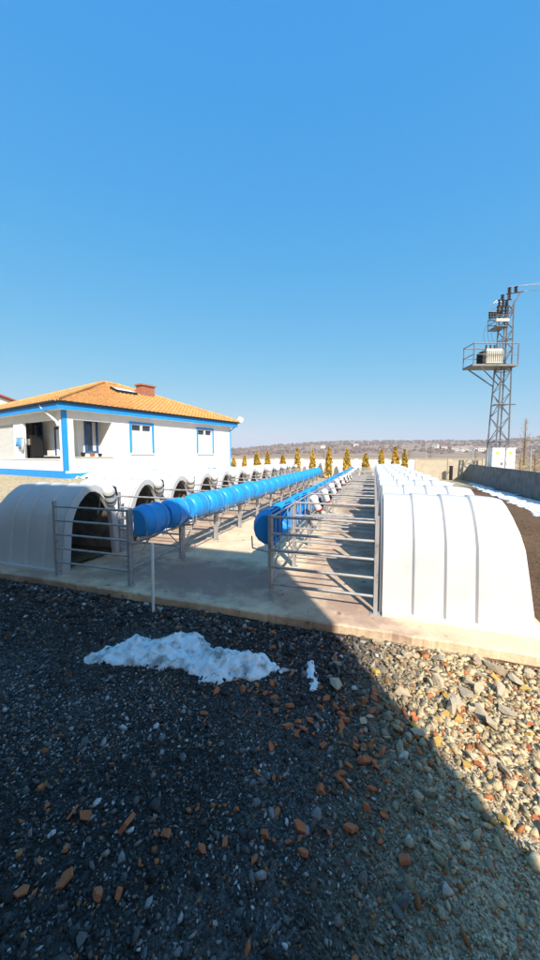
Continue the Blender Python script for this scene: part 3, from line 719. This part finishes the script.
for j, (p, q) in enumerate(ends):
    a = TB+RM@(Vector(p)*sT); b = a+Vector((46, 6-3*j, 3.0)); pts = []
    for kq in range(25):
        u = kq/24; c = a.lerp(b, u); c.z -= 4*.9*u*(1-u); pts.append(c)
    tag(MB().path(pts, .016, 5).build('power_line', M['steel']), ['topmost power line running right from the pole head', 'middle power line running right from the cross arm', 'power line running right behind the pole head'][j], 'power line', 'power lines')
dr = MB()
for q in range(3):
    pts = []
    a = TB+RM@(Vector((-.86+(-.3+.3*q)/sT,-.1,9.1))*sT); b = TB+RM@(Vector((-.68+.25*q,-.4,10.9))*sT)
    for kq in range(9):
        u = kq/8; c = a.lerp(b, u); c = c+RM@Vector((-.55*math.sin(math.pi*u), 0, 0)); pts.append(c)
    o_ = MB().path([tuple(RM.inverted()@(c-TB)) for c in pts], .014, 4).build('jumper_wire', M['tower_steel'], tw)

# ------------------------------------------------------------------ far perimeter wall with golden thujas
fw = thing('perimeter_wall', 'low pale rendered wall closing the far end of the yard', 'wall', (0, 30.2, -.11))
x = -24.0; 
while x < 9.8:
    MB().box(x+.16, x+2.34, 0, .16, 0, 1.62).build('panel', M['plaster' if x < 1.5 else 'beige'], fw)
    MB().box(x-.15, x+.15, -.04, .22, 0, 1.70).build('pier', M['plaster' if x < 1.5 else 'beige'], fw); x += 2.5
bp = thing('bollard', 'black post standing by the far end of the concrete wall', 'bollard', (6.0, 29.6, -.11))
MB().tube((0,0,0), (0,0,1.1), .13, 10).build('shaft', M['dark'], bp, smooth=True, sharp=50); MB().tube((0,0,1.101), (0,0,1.16), .15, 10).build('cap', M['dark'], bp, smooth=True, sharp=50)

def leaf_cloud(mb, pts, s0, s1, up=.3):
    for c in pts:
        d = Vector((random.gauss(0,1), random.gauss(0,1), random.gauss(0,1)+up)).normalized(); e = d.orthogonal().normalized()
        e = Matrix.Rotation(random.uniform(0,6.28), 3, d)@e; s = random.uniform(s0, s1); c = Vector(c); f2 = d.cross(e)
        mb.add([c-e*s*.5, c+f2*s*.35, c+e*s*.9, c-f2*s*.35], [(0,1,2,3)])
def thuja(x, y, h, r, label):
    t = thing('thuja', label, 'thuja', (x, y, -.11), random.uniform(0,6), 'golden thujas along the far wall')
    MB().tube((0,0,0), (0,0,h*.5), .05, 6, .02).build('trunk', M['bark'], t)
    mb = MB(); pts = []; ph = random.uniform(0,6)
    for i in range(1500):
        u = random.random()**.8; z = .12+u*(h-.12); a = random.uniform(0, 6.283)
        R = r*(1-u**1.8)**.8*(1+.22*math.sin(3*a+ph+u*7))*(.55+.5*random.random())*(.75+.25*min(1, u*6)); pts.append((R*math.cos(a), R*math.sin(a), z))
    leaf_cloud(mb, pts, .07, .19, .8); mb.build('crown', M['thuja'], t, fix=False)
tx = [-15.6,-14.3,-12.9,-11.7,-10.5,-9.3,-8.0,-6.6,-5.2,-3.8,-2.3,-.7,.7,1.75,2.5]
for i, x in enumerate(tx):
    thuja(x+random.uniform(-.12,.12), 28.6+random.uniform(-.2,.2), random.uniform(1.9,2.75)*(.88 if x < -8 else 1), random.uniform(.27,.42), f'golden columnar thuja, {ORD[i]} from the left in the far row' if i < 14 else 'golden columnar thuja at the right end of the far row')

# bare trees and shrubs beyond the wall
def bare_tree(name, loc, h, r, label, cat, n=260, shape='oval', col='twig', grp=None):
    t = thing(name, label, cat, loc, 0, grp)
    tk = MB(); tk.tube((0,0,-.2), (0,0,h*.35), h*.016, 7, h*.011); tk.tube((0,0,h*.35), (0,0,h*.95), h*.011, 6, h*.003); tk.build('trunk', M['bark'], t)
    mb = MB()
    for i in range(n):
        u = random.random(); z0 = h*(.12+.72*u); a = random.uniform(0,6.283)
        if shape == 'poplar': R = r*math.sin(math.pi*min(1, .15+.85*u))*random.uniform(.4,1); dz = h*.16
        else: R = r*math.sqrt(max(.05, 1-(2*u-1)**2))*random.uniform(.35,1.05); dz = h*.10*random.uniform(.2,1.6)
        q0 = Vector((0,0,z0*.9)); q1 = Vector((R*math.cos(a), R*math.sin(a), z0+dz)); md_ = q0.lerp(q1, .6)+Vector((random.gauss(0,.06)*r, random.gauss(0,.06)*r, 0))
        mb.tube(q0, md_, h*.0022, 3); mb.tube(md_, q1, h*.0016, 3, h*.0008)
        for _ in range(4):
            w_ = md_.lerp(q1, random.random()); dd = Vector((random.gauss(0,1), random.gauss(0,1), random.gauss(.8,.6))).normalized()*h*random.uniform(.03,.08); mb.tube(w_, w_+dd, h*.0011, 3, h*.0006)
    mb.build('crown', M[col], t, fix=False); return t
bare_tree('poplar', (31,83.9,-.2), 10.5, 1.2, 'tall bare poplar rising behind the wall at the right edge', 'poplar', 60, 'poplar')
sh = [(10.5,29,2.3,1.3),(12.2,31,2.7,1.6),(14.2,33.5,2.9,1.8),(13.0,26.5,2.2,1.4),(16.5,38,3.4,2.1),(11.0,36,2.4,1.5)]
for i, (x, y, h, r) in enumerate(sh): bare_tree('bare_shrub', (x, y, -.15), h, r, f'brown leafless shrub beyond the concrete wall, {ORD[i]} in the thicket by the cabinet', 'shrub', 170, 'oval', 'twig', 'shrubs beyond the wall')
md = [(-52,190,6,4),(-30,205,7,5),(-14,180,5,4),(4,215,6,5),(18,190,5.5,4),(33,220,7,5),(52,200,6,4.5),(70,215,7,5),(-70,200,6,5)]
for i, (x, y, h, r) in enumerate(md): bare_tree('bare_tree', (x, y, -.2), h, r, f'distant leafless brown tree in the field, {ORD[i]} of those beyond the wall', 'tree', 110, 'oval', 'twig', 'bare trees in the far field')
for x, y, h, lab in ((-11.1,59.7,4.0,'thin pale lamp pole beyond the far end of the alley'), (9.15,66.2,4.2,'thin pale lamp pole in the field right of the thujas')):
    lp = thing('lamp_pole', lab, 'lamp pole', (x, y, -.2)); MB().tube((0,0,0), (0,0,h), .07, 6, .05).build('shaft', M['steel'], lp); MB().box(-.12, .5, -.1, .1, h, h+.12).build('lamp_head', M['steel'], lp)

# far village on the slope
vx = [(11.9,585,9,6),(12.5,600,10,6.5),(13.1,575,8,5.5),(13.6,610,11,7),(14.2,590,9,6),(14.8,605,8,6),(15.3,585,10,6),(10.4,640,9,6),(9.2,700,10,7),(-3.0,760,10,6.5),(-8.5,720,10,6)]
for i, (a, r, wd_, h) in enumerate(vx):
    rr = math.radians(a); v = thing('village_house', f'tiny white house on the distant hillside, {ORD[i]} of the far village', 'house', (math.sin(rr)*r, math.cos(rr)*r, hill_z(a, r)-1.2), -rr+random.uniform(-.4,.4), 'far village houses')
    MB().box(-wd_/2, wd_/2, -4, 4, 0, h).build('wall', M['farwall'], v)
    g2 = MB(); g2.add([(-wd_/2-.4,-4.5,h+.02),(wd_/2+.4,-4.5,h+.02),(wd_/2+.4,4.5,h+.02),(-wd_/2-.4,4.5,h+.02),(-wd_/2-.4,0,h+2),(wd_/2+.4,0,h+2)], [(0,3,2,1),(0,1,5,4),(2,3,4,5),(0,4,3),(1,2,5)]); g2.build('roof', M['farroof'], v)
    for q in (-.28, .05, .3):
        MB().box(wd_*q-.5, wd_*q+.5, -4.08, -4.002, h*.45, h*.75).build('window', M['glass'], v)

# ------------------------------------------------------------------ rubble: loose stones
bm = bmesh.new(); bmesh.ops.create_icosphere(bm, subdivisions=1, radius=1); ICO_V = np.array([v.co[:] for v in bm.verts]); ICO_F = np.array([[v.index for v in f.verts] for f in bm.faces]); bm.free()
def stone_shapes(n, ang=.42):
    out = []
    for _ in range(n):
        v = ICO_V.copy(); v *= (1+RNG.uniform(-ang, ang, (len(v),1)))
        for _c in range(3):
            d = RNG.normal(size=3); d /= np.linalg.norm(d); k_ = v@d; lim = RNG.uniform(.22,.62); v -= np.outer(np.maximum(k_-lim, 0), d)
        out.append(v*np.array([1, RNG.uniform(.45,.9), RNG.uniform(.28,.62)]))
    return out
SH = stone_shapes(24)
def rand_rot(n):
    q = RNG.normal(size=(n,4)); q /= np.linalg.norm(q, axis=1)[:,None]; a, b, c, d = q.T
    return np.stack([np.stack([1-2*(c*c+d*d), 2*(b*c-d*a), 2*(b*d+c*a)], 1), np.stack([2*(b*c+d*a), 1-2*(b*b+d*d), 2*(c*d-b*a)], 1), np.stack([2*(b*d-c*a), 2*(c*d+b*a), 1-2*(b*b+c*c)], 1)], 1)
def stone_color(x, y):
    if y > 3.55: return Vector((.14,.095,.06))*random.uniform(.5,1.9)
    pale = sm((x+.40)/1.2); u = random.random()  # stones lighten to the right: paler rubble plus painted sunlight
    g = random.uniform(.03,.10) if u < .64 else (random.uniform(.10,.20) if u < .84 else random.uniform(.2,.38))
    g *= .72; du = 1+.9*sm((N(x*.9+4, y*.9, 31)-.05)*3); g *= du; c = Vector((g*1.06, g*.97, g*.96))
    if u > .975: c = Vector((.55,.55,.55))
    pc = random.uniform(.38,.72); p = Vector((pc*1.08, pc*.86, pc*.52))
    if random.random() < .18: p *= .5
    c = c.lerp(p, pale*random.uniform(.7,1))
    if random.random() < .05+.09*pale: c = Vector((.42,.17,.065))*random.uniform(.6,1.15)
    return c
def scatter(n, smin, smax, region, power=2.5, clear=None):
    V = []; F = []; Cc = []; off = 0; nv = len(ICO_V); R = rand_rot(n)
    for i in range(n):
        for _ in range(20):
            x, y = region()
            if clear is None or clear(x, y): break
        s = smin+(smax-smin)*random.random()**power
        v = (SH[random.randrange(24)]*s)@R[i].T*np.array([1,1,.8]); z = ground_z(x, y)+s*random.uniform(-.05,.45)
        V.append(v+np.array([x, y, z])); F.append(ICO_F+off); off += nv; c = stone_color(x, y); Cc += [(*c, 1)]*nv
    return np.concatenate(V), np.concatenate(F), Cc
def in_view():
    while True:
        y = .55+3.0*random.random()**.85; x0 = -1.35-1.28*y; x1 = .75+.30*y
        x = random.uniform(x0-.5, x1+.5)
        if y < 3.50-(.03 if x < 1.8 else 0) and x > -6.6: return x, y
def bands():                                        # coarse stones tipped along the slab foot
    while True:
        y = 3.48-abs(random.gauss(0,.28)); x = random.uniform(-6.3, .9)
        if y > 2.4: return x, y
def right_heap():
    while True:
        x = random.gauss(.75,.55); y = random.gauss(2.75,.45)
        if .9 < y < 3.45 and -.4 < x < 2.2: return x, y
def yard():
    return random.uniform(-9, 5), random.uniform(.2, 3.45)
def soil_bits():
    return random.uniform(1.95, 6.6), random.uniform(3.6, 20)
parts = [scatter(92000, .005, .016, in_view, 1.9), scatter(5500, .012, .034, in_view, 2.6), scatter(2400, .018, .055, bands, 2.0), scatter(5200, .010, .05, right_heap, 2.3), scatter(5000, .012, .045, yard, 2), scatter(1200, .01, .045, soil_bits, 2.6)]
off = 0; V = []; F = []; CC = []
for v, f, c in parts: V.append(v); F.append(f+off); off += len(v); CC += c
V = np.concatenate(V); F = np.concatenate(F)
me = bpy.data.meshes.new('gravel'); me.vertices.add(len(V)); me.vertices.foreach_set('co', V.ravel().astype(np.float32))
me.loops.add(F.size); me.loops.foreach_set('vertex_index', F.ravel().astype(np.int32)); me.polygons.add(len(F))
me.polygons.foreach_set('loop_start', np.arange(0, F.size, 3, dtype=np.int32)); me.update(calc_edges=True)
ca = me.color_attributes.new('Col', 'FLOAT_COLOR', 'POINT'); ca.data.foreach_set('color', np.array(CC, dtype=np.float32).ravel()); me.materials.append(M['gravel'])
gr = bpy.data.objects.new('gravel', me); COL.objects.link(gr); tag(gr, 'loose crushed stone and gravel covering the yard', 'gravel', kind='stuff')

# the larger pieces, one object each
def piece_mesh(name, v, m): 
    me = bpy.data.meshes.new(name); me.from_pydata([tuple(p) for p in v], [], [tuple(int(i) for i in f) for f in ICO_F]); me.materials.append(m); return me
M['shard'] = mat('brick_shard', (.58,.19,.075), .9, .2, 9, .3, 90, c2=(.33,.105,.05))
M['shard2'] = mat('sunlit_brick_shard', (.70,.44,.11), .9, .2, 18, .3, 90)
M['stone_g'] = mat('grey_stone', (.20,.20,.20), .9, .2, 20, .5, 80, c2=(.09,.09,.09))
M['stone_p'] = mat('pale_sunlit_stone', (.60,.51,.37), .9, .2, 20, .5, 80, c2=(.42,.345,.24))  # cream tone of the right heap, partly painted sunlight
def shard_mesh(m):
    n = random.randint(4,5); a0 = random.uniform(0,6); pts = [(math.cos(a0+2*math.pi*i/n)*random.uniform(.7,1.2), math.sin(a0+2*math.pi*i/n)*random.uniform(.4,.75)) for i in range(n)]
    h = random.uniform(.14,.3); mb = MB(); mb.loft([[(x, y, -h) for x, y in pts], [(x, y, h*.8) for x, y in pts], [(x*.9, y*.9, h) for x, y in pts]], True, True, True); return mb.mesh('brick_shard', m)
SM = [shard_mesh(M['shard']) for _ in range(10)]; SM2 = [shard_mesh(M['shard2']) for _ in range(8)]
GM = [piece_mesh('stone', s, M['stone_g']) for s in SH[:10]]; PM = [piece_mesh('stone', s, M['stone_p']) for s in SH[10:20]]
def drop(name, me, x, y, s, tilt=.35, sink=.25):
    o = bpy.data.objects.new(name, me); COL.objects.link(o); o.parent = ground
    o.location = (x, y, ground_z(x, y)+s*sink+.008); o.scale = (s, s, s); o.rotation_euler = (random.gauss(0,tilt), random.gauss(0,tilt), random.uniform(0,6.28)); return o
CLU = [(random.gauss(-.3,.75), 1.0+1.9*random.random()) for _ in range(16)]
for i in range(240):
    cx_, cy_ = random.choice(CLU); x = random.gauss(cx_, .22); y = min(3.3, max(.8, random.gauss(cy_, .2)))
    drop('brick_shard', random.choice(SM), x, y, .013+.034*random.random()**1.6, .45, .25)
for i in range(95):
    x = random.uniform(.0,1.6); y = random.uniform(1.5,3.2)
    if x < .55-(y-2)*.6: continue  # yellower shards kept to the sunlit wedge, warm light put in their colour
    drop('brick_shard', random.choice(SM2), x, y, .014+.04*random.random()**1.5, .4, .4)
for i in range(70):
    x, y = in_view(); drop('stone', random.choice(GM), x, y, random.uniform(.022,.042), .35, .1)
for i in range(45):
    x, y = right_heap(); drop('stone', random.choice(PM), x, y, random.uniform(.04,.085), .8, .35)
for x, y, s in ((1.09,3.30,.125),(1.20,3.18,.08),(1.35,3.33,.06),(.62,3.30,.09),(.35,3.28,.08),(.75,2.9,.09),(1.0,2.75,.08)):
    drop('stone', random.choice(PM), x, y, s, .3, .3)

# ------------------------------------------------------------------ thin air between here and the hills
hzm = bpy.data.materials.new('thin_haze'); hzm.use_nodes = True; t = hzm.node_tree; t.nodes.remove(t.nodes['Principled BSDF'])
pv = t.nodes.new('ShaderNodeVolumePrincipled'); pv.inputs['Color'].default_value = (.90,.92,1,1); pv.inputs['Density'].default_value = .00028; pv.inputs['Anisotropy'].default_value = .0
t.links.new(pv.outputs[0], t.nodes['Material Output'].inputs['Volume'])
hz = MB().box(-3600, 3600, -3600, 3600, -45, 120).build('haze', hzm); tag(hz, 'thin pale winter haze over the distant hills', 'haze', kind='stuff')
